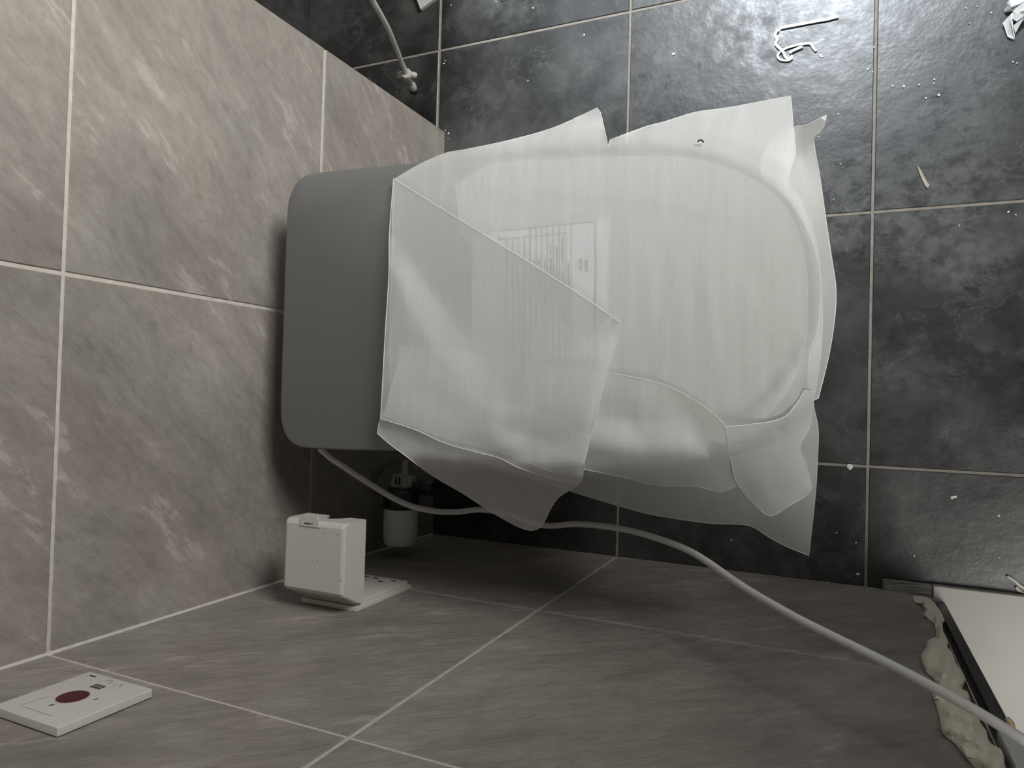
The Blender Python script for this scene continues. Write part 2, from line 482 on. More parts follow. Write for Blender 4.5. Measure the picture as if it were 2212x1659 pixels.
bm = loft(bmesh.new(), [outline(0.476, 0.001), outline(0.4765, 0.0), outline(0.496, 0.0), outline(0.4988, 0.0012), outline(LIDTOP, 0.004)])
obj('lid', bm, M['lid'], tl, True)
bm = loft(bmesh.new(), [outline(0.460, 0.006), outline(0.462, 0.003), outline(0.4705, 0.003), outline(0.4725, 0.006)])
obj('seat', bm, M['ceramic'], tl, True)
def bodyloop(z, x0, x1, hw, pw=2.6):
    L = []
    cx, rx = (x0 + x1) / 2, (x1 - x0) / 2
    for k in range(64):
        a = 2 * math.pi * k / 64
        c, s = math.cos(a), math.sin(a)
        L.append(Vector((cx + rx * math.copysign(abs(c) ** (2 / pw), c), TY + hw * math.copysign(abs(s) ** (2 / pw), s), z)))
    return L
bm = loft(bmesh.new(), [bodyloop(0.0, 0.15, 0.55, 0.100, 3.2), bodyloop(0.05, 0.15, 0.555, 0.100, 3.2), bodyloop(0.20, 0.148, 0.58, 0.112, 3.0),
                        bodyloop(0.30, 0.14, 0.62, 0.130, 2.8), bodyloop(0.40, 0.11, 0.66, 0.146), bodyloop(0.44, 0.075, 0.69, 0.157), bodyloop(0.459, 0.066, 0.70, 0.163)])
obj('body', bm, M['ceramic'], tl, True)

# printed sheet lying on the lid beneath the wrap
ps = empty('instruction_sheet', at(1180, 560, LIDTOP)); tag(ps, 'printed instruction sheet with ruled table showing through the foam on the lid', 'paper sheet')
ZP = LIDTOP + 0.0022
c4 = [at(1022, 508, ZP), at(1318, 470, ZP), at(1308, 770, ZP), at(1020, 790, ZP)]
bm = bmesh.new()
loft(bm, [[p.copy() for p in c4], [p + Vector((0, 0, 0.0004)) for p in c4]])
obj('page', bm, M['paper'], ps)
def strip_px(bm, u0, v0, u1, v1, wpx, z):
    a, b = at(u0, v0, z), at(u1, v1, z)
    d = (b - a); n = Vector((-d.y, d.x, 0)).normalized() * (wpx * 0.8 / FPX * 0.85)
    bm.faces.new([bm.verts.new(p) for p in (a - n, b - n, b + n, a + n)])
ZI = ZP + 0.0007
bm = bmesh.new()
strip_px(bm, 1286, 478, 1286, 790, 2.2, ZI); strip_px(bm, 1075, 500, 1286, 478, 1.6, ZI); strip_px(bm, 1075, 518, 1230, 503, 1.3, ZI)
for k, u in enumerate((1095, 1108, 1120, 1132.5, 1145, 1158, 1170, 1182, 1195, 1208, 1221, 1234)):
    strip_px(bm, u, (496 - (u - 1095) * 0.10) if k > 3 else 512, u, 780, 1.5 if k not in (3, 4) else 2.2, ZI)
obj('ruled_lines', bm, M['ink'], ps)['kind'] = 'stuff'
bm = bmesh.new()
rs = random.Random(3)
for u, segs, wd in ((1152, [(562, 640)], 3.5), (1164, [(560, 650)], 3.5), (1177, [(560, 655)], 3.0), (1189.5, [(529, 549), (557, 670)], 4.0), (1202.5, [(532, 660)], 3.5),
                    (1215, [(512, 568), (583, 690)], 4.2), (1228, [(568, 700)], 4.2), (1254, [(558, 585)], 5.5), (1266.5, [(561, 584)], 5.5), (1078, [(507, 515)], 4)):
    for v0, v1 in segs:
        v = v0
        while v < v1:
            ln = rs.uniform(2.6, 4.2)
            for q in (-0.32, 0.0, 0.32):
                if rs.random() < 0.85: strip_px(bm, u + q * wd, v, u + q * wd + rs.uniform(-.4, .4), v + ln, wd * 0.34, ZI)
            if rs.random() < 0.6: strip_px(bm, u - wd * .4, v + ln * .5, u + wd * .4, v + ln * .5, 0.9, ZI)
            v += ln + rs.uniform(0.5, 1.0)
obj('printed_text', bm, M['ink'], ps)['kind'] = 'stuff'

# ------------------------------------------------------------------ foam wrap
def inside(poly, x, y):
    r = False; j = len(poly) - 1
    for i in range(len(poly)):
        xi, yi = poly[i]; xj, yj = poly[j]
        if (yi > y) != (yj > y) and x < (xj - xi) * (y - yi) / (yj - yi) + xi: r = not r
        j = i
    return r
LIDXY = [(p.x, p.y) for p in outline(0, -0.004)]
LIDIN = [(p.x, p.y) for p in outline(0, 0.006)]
_LA = np.array(LIDXY); _LB = np.roll(_LA, -1, 0) - _LA
def lid_out(x, y):
    """how far the wrap may have fallen at this spot: 0 over the lid, growing outside its edge"""
    if inside(LIDXY, x, y): return 0.0
    q = np.array((x, y)) - _LA
    t = np.clip((q * _LB).sum(1) / ((_LB ** 2).sum(1) + 1e-12), 0, 1)
    d = np.sqrt(((q - _LB * t[:, None]) ** 2).sum(1)).min()
    return 9.0 if d > 0.03 else 0.10 * d + 60.0 * d * d
def dense(poly, step, closed=True):
    out = []
    n = len(poly)
    for i in range(n if closed else n - 1):
        a, b = np.array(poly[i], float), np.array(poly[(i + 1) % n], float)
        m = max(1, int(np.hypot(*(b - a)[:2]) / step))
        for k in range(m): out.append(tuple(a + (b - a) * k / m))
    if not closed: out.append(tuple(map(float, poly[-1])))
    return out
def sm_poly(poly, step=12, corner=50):
    """curve through the outline, sharp where the turn is sharp"""
    n = len(poly); P = [np.array(p, float) for p in poly]
    sharp = []
    for i in range(n):
        a, b = P[i] - P[i - 1], P[(i + 1) % n] - P[i]
        c = np.dot(a[:2], b[:2]) / (np.hypot(*a[:2]) * np.hypot(*b[:2]) + 1e-9)
        sharp.append(math.degrees(math.acos(max(-1, min(1, c)))) > corner)
    out = []
    for i in range(n):
        b, c = P[i], P[(i + 1) % n]
        a = 2 * b - c if sharp[i] else P[i - 1]
        d = 2 * c - b if sharp[(i + 1) % n] else P[(i + 2) % n]
        # keep tangents from overshooting on uneven spacing
        L = np.hypot(*(c - b)[:2])
        def tan(p, q, r):
            t = r - p; l = np.hypot(*t[:2]) + 1e-9
            return t / l * L
        t0, t1 = tan(a, b, c), tan(b, c, d)
        m = max(1, int(L / step))
        for k in range(m):
            t = k / m; h = t * t; g = h * t
            out.append(tuple((2 * g - 3 * h + 1) * b + (g - 2 * h + t) * t0 + (-2 * g + 3 * h) * c + (g - h) * t1))
    return out
_wn = random.Random(11)
_WV = [(_wn.uniform(0.006, 0.02), _wn.uniform(-0.012, 0.012), _wn.uniform(0, 6.28), _wn.uniform(0.3, 1.0)) for _ in range(14)]
def wob(u, v, seed):
    return sum(a * math.sin(kx * u * (1 + 0.13 * seed) + ky * v + ph + seed * 1.7) for kx, ky, ph, a in _WV) / 6.0
DZ = 0.030
def sheet(name, outl, creases, parent, lay, seed=0, step=15, wave=0.0016, ridges=(), mat=None, lines=(), flat=False):
    """outl / creases: (u, v, z) lists. A thin sheet through those heights, never dipping into the lid."""
    O = sm_poly(outl, 10)
    CR = [dense(c, 10, False) for c in creases]
    ctrl = O[::2] + [p for c in CR for p in c[::2]]
    seen = {}
    for p in ctrl: seen[(round(p[0] / 3), round(p[1] / 3))] = p
    ctrl = np.array(list(seen.values()))
    D = np.hypot(ctrl[:, None, 0] - ctrl[None, :, 0], ctrl[:, None, 1] - ctrl[None, :, 1])
    N = len(ctrl)
    A = np.zeros((N + 3, N + 3)); A[:N, :N] = -D - np.eye(N) * 0.5
    A[:N, N] = 1; A[:N, N + 1:] = ctrl[:, :2] / 1000; A[N:, :N] = A[:N, N:].T
    W_ = np.linalg.solve(A, np.concatenate([ctrl[:, 2], np.zeros(3)]))
    def zf(u, v):
        d = np.hypot(ctrl[:, 0] - u, ctrl[:, 1] - v)
        return float(-d @ W_[:N] + W_[N] + W_[N + 1] * u / 1000 + W_[N + 2] * v / 1000)
    pts = [Vector((p[0], p[1])) for p in O]; nO = len(pts)
    edges = [(i, (i + 1) % nO) for i in range(nO)]
    for c in CR:
        b = len(pts); pts += [Vector((p[0], p[1])) for p in c]
        edges += [(b + i, b + i + 1) for i in range(len(c) - 1)]
    P2 = [(p.x, p.y) for p in pts[:nO]]
    us = [p[0] for p in P2]; vs = [p[1] for p in P2]
    rr = random.Random(seed + 5)
    v = min(vs); row = 0
    OA = np.array(P2)
    while v < max(vs):
        u = min(us) + (row % 2) * step / 2
        while u < max(us):
            q = (u + rr.uniform(-2, 2), v + rr.uniform(-2, 2))
            if inside(P2, *q) and np.hypot(OA[:, 0] - q[0], OA[:, 1] - q[1]).min() > step * 0.5: pts.append(Vector(q))
            u += step
        v += step * 0.87; row += 1
    vv, ee, ff = delaunay_2d_cdt(pts, edges, [], 0, 1e-4)[:3]
    bm = bmesh.new(); V = []
    for p in vv:
        z = zf(p.x, p.y) + DZ + wave * wob(p.x, p.y, seed)
        for cu, cv, ru, rv, amp in ridges:
            z += amp * math.exp(-((p.x - cu) / ru) ** 2 - ((p.y - cv) / rv) ** 2)
        w3 = at(p.x, p.y, z)
        if lay > -0.01:
            for _ in range(2):
                lo = LIDTOP + 0.0045 + lay - lid_out(w3.x, w3.y)
                if z < lo: z = lo; w3 = at(p.x, p.y, z)
        if flat and inside(LIDIN, w3.x, w3.y): z = min(z, LIDTOP + 0.0051 + lay)
        for poly_, amp, wd in lines:
            dmin = 1e9
            for (a0, b0), (a1, b1) in zip(poly_[:-1], poly_[1:]):
                L2 = (a1 - a0) ** 2 + (b1 - b0) ** 2
                tt = max(0.0, min(1.0, ((p.x - a0) * (a1 - a0) + (p.y - b0) * (b1 - b0)) / L2))
                dmin = min(dmin, math.hypot(p.x - a0 - tt * (a1 - a0), p.y - b0 - tt * (b1 - b0)))
            z += amp * math.exp(-(dmin / wd) ** 2)
        if lines: w3 = at(p.x, p.y, z)
        V.append(bm.verts.new(w3))
    for f in ff:
        c = sum((vv[i] for i in f), Vector((0, 0))) / len(f)
        if inside(P2, c.x, c.y):
            try: bm.faces.new([V[i] for i in f])
            except ValueError: pass
    for x in [x for x in bm.verts if not x.link_faces]: bm.verts.remove(x)
    bmesh.ops.recalc_face_normals(bm, faces=bm.faces[:])
    if bm.faces and sum(f.normal.z * f.calc_area() for f in bm.faces) < 0: bmesh.ops.reverse_faces(bm, faces=bm.faces[:])
    for _ in range(2):
        bmesh.ops.smooth_vert(bm, verts=[x for x in bm.verts if not x.is_boundary], factor=0.5, use_axis_x=True, use_axis_y=True, use_axis_z=True)
    # rim of the sheet: its cut edge
    rim = []
    e0 = [e for e in bm.edges if e.is_boundary]
    nxt = {}
    for e in e0:
        for a, b in ((e.verts[0], e.verts[1]), (e.verts[1], e.verts[0])): nxt.setdefault(a, []).append(b)
    start = e0[0].verts[0]; cur = start; prev = None
    while True:
        rim.append(cur.co.copy())
        n2 = [q for q in nxt[cur] if q is not prev]
        if not n2: break
        prev, cur = cur, n2[0]
        if cur is start or len(rim) > 5000: break
    o = obj(name, bm, mat or M['foam'], parent, True)
    b2 = tube(bmesh.new(), rim, 0.00045, 5, closed=True)
    obj('cut_edge', b2, M['foam_edge'], o)
    return o

fw = empty('foam_wrap', (0.45, TY, LIDTOP)); tag(fw, 'crumpled translucent white foam packing wrap draped over the toilet lid', 'foam wrap')
P0 = 0.4745
sheet('inner_layer', [(985, 400, .4715), (1060, 356, .4715), (1200, 345, .4715), (1420, 338, .4715), (1520, 348, .4715), (1620, 385, .4715), (1690, 440, .4715), (1730, 520, .4715), (1745, 640, .4715), (1735, 760, .4715), (1690, 860, .4715), (1620, 925, .4715), (1540, 962, .4715),
                      (1400, 965, .4715), (1330, 962, .4715), (1300, 820, .4715), (1290, 705, .4715), (1160, 615, .4715), (1010, 520, .4715)], [], fw, -0.0035, 0, 40, 0.0)
# flared panel under the front edge of the lid
sheet('front_skirt', [(1650, 330, .425), (1712, 276, .425), (1742, 270, .428), (1762, 260, .435), (1785, 249, .44), (1780, 272, .432), (1768, 287, .428), (1757, 296, .42), (1762, 335, .415), (1770, 375, .415),
                      (1785, 480, .405), (1797, 560, .40), (1806, 625, .395), (1803, 690, .395), (1790, 770, .40), (1768, 860, .415), (1757, 865, .425), (1745, 845, .45),
                      (1750, 740, .455), (1750, 640, .457), (1740, 560, .456), (1720, 490, .454), (1690, 430, .452), (1650, 390, .445)],
      [[(1742, 275, .428), (1735, 340, .412), (1748, 420, .42), (1768, 540, .43), (1775, 640, .43), (1768, 760, .435)]], fw, -0.02, 1, 13, 0.0012, mat=M['foam2'])
# sheet lying flat on the lid with its flared upper hem and the hanging lower hem
sheet('top_sheet', [(850, 388, P0), (905, 356, P0), (965, 330, P0), (1000, 324, .470), (1100, 303, .462), (1190, 278, .455), (1250, 252, .452), (1290, 233, .453), (1297, 243, .452), (1303, 268, .450), (1307, 286, .455), (1313, 316, .466),
                    (1318, 302, .458), (1400, 272, .445), (1435, 263, .44), (1500, 243, .435), (1570, 233, .43), (1640, 220, .428), (1708, 207, .425), (1713, 270, .43), (1718, 335, .44), (1709, 360, .448), (1705, 396, .462),
                    (1728, 425, .468), (1752, 480, .466), (1768, 560, .464), (1775, 640, .462), (1775, 740, .46), (1764, 830, .452), (1757, 868, .43), (1767, 925, .40), (1766, 990, .365), (1762, 1060, .335), (1755, 1130, .305), (1747, 1200, .28),
                    (1700, 1181, .285), (1660, 1160, .29), (1620, 1136, .295), (1540, 1131, .30), (1470, 1122, .305), (1400, 1110, .31), (1300, 1082, .32), (1235, 1062, .33), (1150, 1035, .37), (1000, 985, .44), (900, 965, .472), (845, 930, P0),
                    (842, 760, P0), (846, 560, P0)],
      [[(870, 385, P0), (1000, 345, P0), (1310, 326, P0), (1420, 322, P0), (1500, 329, P0), (1560, 342, P0), (1620, 365, P0), (1680, 403, P0), (1720, 450, P0), (1745, 510, P0), (1758, 580, P0), (1762, 650, P0), (1758, 740, P0), (1745, 810, P0), (1715, 870, P0), (1660, 930, P0), (1580, 975, P0), (1500, 990, P0), (1400, 985, P0), (1200, 975, P0), (1000, 965, P0)],
       [(1313, 320, .470), (1330, 330, P0)],
       [(1430, 264, .441), (1390, 300, .458)], [(1595, 232, .432), (1583, 290, .448), (1600, 320, .452), (1690, 392, .466)],
       [(1245, 255, .454), (1228, 300, .462)], [(1303, 280, .452), (1250, 310, .464)],
       [(1000, 460, P0), (1300, 450, P0), (1600, 500, P0)], [(950, 600, P0), (1300, 600, P0), (1650, 620, P0)], [(950, 760, P0), (1300, 760, P0), (1680, 760, P0)], [(950, 900, P0), (1300, 900, P0), (1580, 900, P0)],
       [(1255, 1035, .38), (1400, 1062, .37), (1560, 1075, .37), (1640, 1110, .33)]], fw, 0.0015, 2, 12, 0.0012, flat=True,
      lines=(([(1190, 322), (1310, 320), (1420, 316), (1500, 323), (1560, 336), (1620, 360), (1690, 405), (1728, 460), (1752, 530), (1764, 620), (1764, 720), (1750, 800)], 0.0014, 8),
             ([(1518, 560), (1530, 650), (1550, 780), (1560, 870)], 0.0010, 7), ([(1398, 560), (1410, 700), (1425, 800)], 0.0006, 14), ([(1455, 560), (1465, 700), (1480, 810)], 0.0006, 14), ([(1610, 620), (1625, 740), (1640, 860)], 0.0006, 14),
             ([(1240, 345), (1228, 300)], 0.0012, 6)))
# strip folded back over the lower edge of the lid
D0 = 0.482
sheet('folded_strip', [(866, 747, D0), (960, 756, D0), (1100, 775, D0), (1230, 794, D0), (1310, 805, D0 + .002), (1385, 818, D0 + .008), (1430, 830, D0 + .008), (1480, 852, D0 + .010), (1530, 885, D0 + .012), (1566, 922, D0 + .014), (1578, 985, .465), (1590, 1050, .41), (1575, 1058, .41), (1556, 1063, .41), (1500, 1050, .415),
                       (1420, 1048, .42), (1340, 1030, .43), (1255, 1013, .44), (1150, 1000, .455), (1000, 965, .478), (920, 940, D0), (838, 905, D0), (840, 860, D0)],
      [[(1385, 820, D0 + .008), (1383, 880, D0 + .001), (1380, 940, D0 - .002)], [(1255, 982, .480), (1400, 993, .481), (1480, 997, .481), (1530, 985, .484)],
       [(1250, 905, D0 - .002), (1382, 910, D0 - .003), (1450, 915, D0)], [(1500, 900, D0), (1540, 960, .483), (1575, 1040, .418)], [(1480, 860, D0 + .006), (1520, 930, D0 - .004)]], fw, 0.004, 3, 14, 0.0012, mat=M['foam2'])
# tented front corner
sheet('front_corner', [(1566, 922, .500), (1620, 917, .493), (1690, 903, .482), (1720, 872, .475), (1738, 842, .468), (1757, 846, .455), (1757, 868, .445), (1750, 920, .42), (1728, 965, .415), (1740, 1000, .395), (1753, 1050, .37), (1750, 1064, .366),
                       (1700, 1096, .37), (1675, 1112, .368), (1655, 1112, .37), (1640, 1098, .38), (1612, 1070, .40), (1590, 1040, .43), (1576, 980, .47)],
      [[(1728, 965, .415), (1680, 982, .435), (1600, 1000, .455)], [(1752, 1058, .37), (1690, 1062, .385), (1645, 1064, .40)], [(1610, 1010, .445), (1650, 1060, .405), (1660, 1100, .375)], [(1620, 935, .486), (1700, 925, .455), (1740, 910, .43)]], fw, 0.008, 4, 11, 0.0008, mat=M['foam2'])
# lower leaf of the big fold, hanging past the edge of the lid
C0 = 0.488
sheet('under_leaf', [(860, 860, C0), (822, 903, C0), (815, 936, .480), (840, 958, .476), (870, 980, .470), (900, 1003, .455), (935, 1028, .435), (1000, 1066, .40), (1060, 1105, .37), (1120, 1138, .35), (1150, 1146, .348), (1170, 1136, .352), (1190, 1098, .375), (1207, 1074, .39), (1255, 1040, .41), (1262, 1000, .44), (1275, 950, .475), (1200, 900, C0), (1000, 860, C0)],
      [[(830, 925, .482), (1000, 975, .474), (1150, 1000, .46), (1260, 1005, .445)], [(960, 985, .466), (1010, 1035, .425), (1060, 1055, .415), (1125, 1120, .362)], [(1000, 920, C0), (1150, 940, C0)], [(850, 905, C0), (868, 965, .474)]], fw, 0.010, 5, 13, 0.0010)
# ply tucked between the two leaves
sheet('tucked_ply', [(873, 745, C0 + .002), (960, 800, C0 + .002), (1050, 866, C0 + .002), (1130, 925, C0 + .002), (1200, 968, .482), (1250, 1000, .462), (1246, 1030, .450), (1190, 1018, .456), (1075, 975, .482), (960, 945, C0 + .001), (830, 898, C0 + .001), (842, 850, C0 + .002)], [], fw, 0.0125, 8, 14, 0.0008, mat=M['foam2'])
# big leaf folded over on top
B0 = 0.494
sheet('folded_leaf', [(850, 386, B0 + .008), (950, 448, B0 + .026), (1045, 506, B0 + .038), (1165, 580, B0 + .038), (1290, 661, B0 + .026), (1322, 684, B0 + .018), (1341, 697, B0 + .012), (1336, 722, B0 + .004), (1310, 810, B0 + .003), (1282, 915, B0), (1262, 990, .470), (1254, 1018, .455), (1258, 1030, .452), (1254, 1043, .446), (1243, 1046, .446), (1190, 1034, .452), (1120, 1010, .468), (1075, 988, .482),
                      (1050, 982, .484), (960, 957, B0), (900, 930, B0), (822, 904, B0 - .003), (825, 850, B0 - .002), (832, 720, B0 - .004), (840, 590, B0 - .004), (841, 505, B0 - .002)],
      [[(843, 503, B0 - .003), (900, 585, B0 - .004), (950, 655, B0 - .004), (1030, 770, B0 - .004), (1105, 873, B0 - .003)], [(1105, 873, B0 - .003), (1200, 800, B0 - .001), (1330, 706, B0 + .008)], [(855, 590, B0 + .000), (885, 670, B0 + .001), (955, 780, B0 + .001), (1050, 885, B0 + .001)], [(1120, 895, B0 + .001), (1215, 840, B0 + .003), (1312, 770, B0 + .003)],
       [(1000, 560, B0 + .020), (1150, 680, B0 + .018)], [(860, 760, B0 - .003), (880, 830, B0 - .001), (1000, 900, B0 + .001), (1200, 960, B0 - .004), (1260, 985, .478)], [(1060, 975, B0 - .004), (1075, 972, B0 + .004), (1110, 985, B0 - .001), (1180, 1010, .470), (1205, 1022, .462), (1252, 1022, .457)], [(1322, 686, B0 + .012), (1326, 697, B0 + .006), (1340, 698, B0 + .008)]], fw, 0.0155, 6, 13, 0.0012, mat=M['foam1'])
# dark hair-like thread on the wrap
bm = tube(bmesh.new(), spline([at(1507, 306, .5075), at(1511, 303, .5080), at(1516, 303, .5080), at(1520, 308, .5075)], 5), 0.0008, 6)
tag(obj('thread', bm, M['slot'], None, True), 'short curled black thread lying on the white foam wrap', 'thread')

# ------------------------------------------------------------------ power cable
cp = [(690, 968, .464), (715, 990, .456), (735, 1003, .447), (800, 1046, .42), (870, 1086, .39), (930, 1103, .37), (985, 1106, .345), (1040, 1101, .33), (1100, 1112, .315), (1175, 1135, .31), (1250, 1132, .32), (1340, 1142, .335),
      (1420, 1163, .36), (1500, 1196, .395), (1600, 1264, .45), (1680, 1312, .49), (1750, 1350, .52), (1900, 1424, .565), (2000, 1476, .59), (2100, 1531, .61), (2170, 1573, .62), (2230, 1610, .625), (2300, 1650, .62)]
bm = tube(bmesh.new(), spline([at(*p) for p in cp], 8), 0.0041, 12)
tag(obj('power_cable', bm, M['cable'], None, True), 'thick white power cable running from the toilet out to the doorway', 'cable')

# ------------------------------------------------------------------ wall socket with its splash cover standing open
so = empty('wall_socket', (0.14, 0.0, 0.43)); tag(so, 'white wall socket with hinged splash cover standing open', 'socket')
SX0, SX1, SZ0, SZ1 = 0.0945, 0.1855, 0.368, 0.497
obj('base_plate', box(bmesh.new(), SX0, SX1, 0.0, 0.0065, SZ0, SZ1, 0.0012), M['white_plastic'], so, True)
obj('raised_frame', box(bmesh.new(), SX0 + .004, SX1 - .004, 0.0065, 0.012, SZ0 + .004, SZ1 - .004, 0.0012), M['white_plastic'], so, True)
for (x, z) in ((0.118, 0.383), (0.134, 0.383), (0.150, 0.395), (0.165, 0.383)):
    obj('slot', box(bmesh.new(), x - .004, x + .004, 0.0115, 0.0125, z - .0014, z + .0014), M['slot'], so)
# cover: open-bottomed box, outer face up
def cover_outline(d):   # (y, z) profile of the shell, wall side chamfered
    return
cv = bmesh.new()
CX0, CX1, CY0, CY1, CZ0, CZ1 = 0.0930, 0.1875, 0.011, 0.1165, 0.485, 0.530
prof = [(CY0, CZ0 + .010), (CY0 + .0015, CZ0 + .016), (0.026, CZ1 - .003), (0.030, CZ1), (CY1 - .006, CZ1), (CY1 - .002, CZ1 - .0018), (CY1, CZ1 - .006), (CY1, CZ0)]
th = 0.0025
xs_ = [CX0, CX0 + .0012, CX0 + .004, CX1 - .004, CX1 - .0012, CX1]
zi = [-.0042, -.0012, 0, 0, -.0012, -.0042]
# outer shell: top strip across, then two side cheeks
rows = []
for x, dz in zip(xs_, zi):
    rows.append([cv.verts.new((x, y, z + dz * (1 if k < 7 else 0))) for k, (y, z) in enumerate(prof)])
NOTCH = (0.132, 0.158)
for A, B in zip(rows[:-1], rows[1:]):
    for k in range(len(prof) - 1): cv.faces.new((A[k], B[k], B[k + 1], A[k + 1]))
for rw in (rows[0], rows[-1]):
    low = [cv.verts.new((rw[0].co.x, y, CZ0)) for y in (CY0 + .002,)]
    cv.faces.new([v for v in rw] + low)
bmesh.ops.recalc_face_normals(cv, faces=cv.faces[:])
co = obj('cover', cv, M['white_plastic'], so, True)
sm = co.modifiers.new('thickness', 'SOLIDIFY'); sm.thickness = th; sm.offset = -1
# cable notch in the outer rim of the cover (dark opening with curved lip) and the thumb tab
bm = bmesh.new()
nl = [(0.128, CZ0 - .001), (0.133, CZ0 + .012), (0.140, CZ0 + .020), (0.149, CZ0 + .020), (0.156, CZ0 + .012), (0.163, CZ0 - .001)]
loft(bm, [[Vector((x, CY1 - .006, z)) for x, z in nl], [Vector((x, CY1 + .004, z)) for x, z in nl]])
cut = obj('notch_cutter', bm, M['slot'], None)
md = co.modifiers.new('notch', 'BOOLEAN'); md.operation = 'DIFFERENCE'; md.object = cut; md.solver = 'EXACT'
dg = bpy.context.evaluated_depsgraph_get(); dg.update()
me2 = bpy.data.meshes.new_from_object(co.evaluated_get(dg))
co.modifiers.clear(); co.data = me2
for p_ in me2.polygons: p_.use_smooth = False
bpy.data.objects.remove(cut)
bm = bmesh.new()
tb = [(0.117, 0.1085), (0.121, 0.1230), (0.146, 0.1230), (0.151, 0.1085)]
loft(bm, [[Vector((x, y, CZ1 - .002)) for x, y in tb], [Vector((x, y, CZ1 + .0012)) for x, y in tb]])
bmesh.ops.bevel(bm, geom=bm.edges[:], offset=0.0006, segments=2, affect='EDGES')
obj('thumb_tab', bm, M['white_plastic'], co, True)
bm = bmesh.new()
rs = random.Random(5)
x = 0.1260
while x < 0.1385:
    hgt = rs.uniform(0.0012, 0.0024); yb = 0.1125
    for s in range(2):
        xx = x + s * 0.0006
        bm.faces.new([bm.verts.new(p) for p in ((xx, yb - hgt * .4, CZ1 + .0014), (xx + .0005, yb - hgt * .4, CZ1 + .0014), (xx + .0006, yb + hgt * .6, CZ1 + .0014), (xx + .0001, yb + hgt * .6, CZ1 + .0014))])
    bm.faces.new([bm.verts.new(p) for p in ((x, yb, CZ1 + .00142), (x + .0014, yb, CZ1 + .00142), (x + .0014, yb + .0004, CZ1 + .00142), (x, yb + .0004, CZ1 + .00142))])
    x += 0.0017
obj('embossed_mark', bm, M['ink'], co)['kind'] = 'stuff'
bm = bmesh.new()
for (u, v) in ((698, 1151), (729, 1154), (686, 1211), (667, 1273), (736, 1254), (689, 1125)):
    p = at(u, v, CZ1 + 0.0002 if v < 1260 else CZ1 - 0.003); bmesh.ops.create_icosphere(bm, subdivisions=1, radius=0.0006, matrix=Matrix.Translation(p))
obj('speck', bm, M['ink'], co)['kind'] = 'stuff'
obj('hinge', lathe(bmesh.new(), [(0, 0), (.0035, 0), (.0035, .078), (0, .078)], (0.101, 0.0115, 0.4935), (1, 0, 0), 12), M['white_plastic'], so, True)

# ------------------------------------------------------------------ call button plate
cb = empty('call_button', (0.140, 0.0, 0.836)); tag(cb, 'white square call button plate with dark red oval button', 'call button')
BX0, BX1, BZ0, BZ1 = 0.0985, 0.1835, 0.7930, 0.8790
PY = 0.0085
bm = bmesh.new(); box(bm, BX0, BX1, 0.0008, PY, BZ0, BZ1, 0.0012, 3)
obj('plate', bm, M['white_plastic'], cb, True)
def disc(bm, cx, cz, rx, rz, y0, y1, n=40):
    loft(bm, [[Vector((cx + rx * math.cos(2 * math.pi * k / n), y0, cz + rz * math.sin(2 * math.pi * k / n))) for k in range(n)],
              [Vector((cx + rx * math.cos(2 * math.pi * k / n), y1, cz + rz * math.sin(2 * math.pi * k / n))) for k in range(n)],
              [Vector((cx + rx * .93 * math.cos(2 * math.pi * k / n), y1 + .0003, cz + rz * .93 * math.sin(2 * math.pi * k / n))) for k in range(n)]])
bc = at(156.5, 1506, y=PY)
e1, e2 = at(124, 1513, y=PY), at(190, 1499, y=PY); e3, e4 = at(150, 1494.5, y=PY), at(164, 1517.5, y=PY)
bcx, bcz = (e1.x + e2.x + e3.x + e4.x) / 4, (e1.z + e2.z + e3.z + e4.z) / 4
pts_ = [at(u, v, y=PY) for u, v in ((124, 1513), (190, 1499), (150, 1496), (164, 1516), (133, 1503), (182, 1509))]
brx = 0.0127; brz = 0.0127
bm = bmesh.new(); disc(bm, bcx, bcz, brx + .0008, brz + .0008, PY - .001, PY + .0002)
obj('button_ring', bm, M['grey_plastic'], cb, True)
bm = bmesh.new(); disc(bm, bcx, bcz, brx, brz, PY - .001, PY + .0006)
obj('button', bm, M['red'], cb, True)
bm = bmesh.new()
def mark(bm, u0, v0, u1, v1, wd=0.0008, y=PY + .0003):
    a, b = at(u0, v0, y=y), at(u1, v1, y=y); d = b - a
    n = Vector((-d.z, 0, d.x)).normalized() * wd / 2
    bm.faces.new([bm.verts.new(p) for p in (a - n, b - n, b + n, a + n)])
mark(bm, 105, 1524, 117, 1521, .0012); mark(bm, 109, 1523.5, 117, 1520.8, .0016)
mark(bm, 202, 1511.5, 212, 1508.5, .0012)
mark(bm, 194, 1458.5, 207, 1462, .0016)
obj('arrow_mark', bm, M['ink'], cb)['kind'] = 'stuff'
bm = bmesh.new()
rs = random.Random(9)
tx0 = at(192, 1484.5, y=PY); tx1 = at(212, 1491, y=PY)
w4 = 0.0034
for row in range(2):
    for cidx in range(4):
        ox = tx0.x - .0005 + cidx * w4; oz = tx0.z - .0005 - row * 0.0042
        for k in range(3):
            zz = oz - k * 0.0012
            bm.faces.new([bm.verts.new((xx, PY + .0003, z2)) for xx, z2 in ((ox, zz), (ox + .0028, zz), (ox + .0028, zz - .0006), (ox, zz - .0006))])
        for k in range(2):
            xx = ox + rs.uniform(0.0002, .0022)
            bm.faces.new([bm.verts.new((x2, PY + .00032, z2)) for x2, z2 in ((xx, oz), (xx + .0006, oz), (xx + .0006, oz - .0034), (xx, oz - .0034))])
obj('printed_text', bm, M['ink'], cb)['kind'] = 'stuff'
bm = bmesh.new()
for q in ((226, 1471, 236, 1468.5), (236, 1468, 241, 1470), (241, 1470, 234, 1477), (245, 1470, 240, 1476), (252, 1477, 244, 1482), (255, 1481, 268, 1477), (266, 1477.5, 258, 1484)):
    mark(bm, *q, wd=.0007)
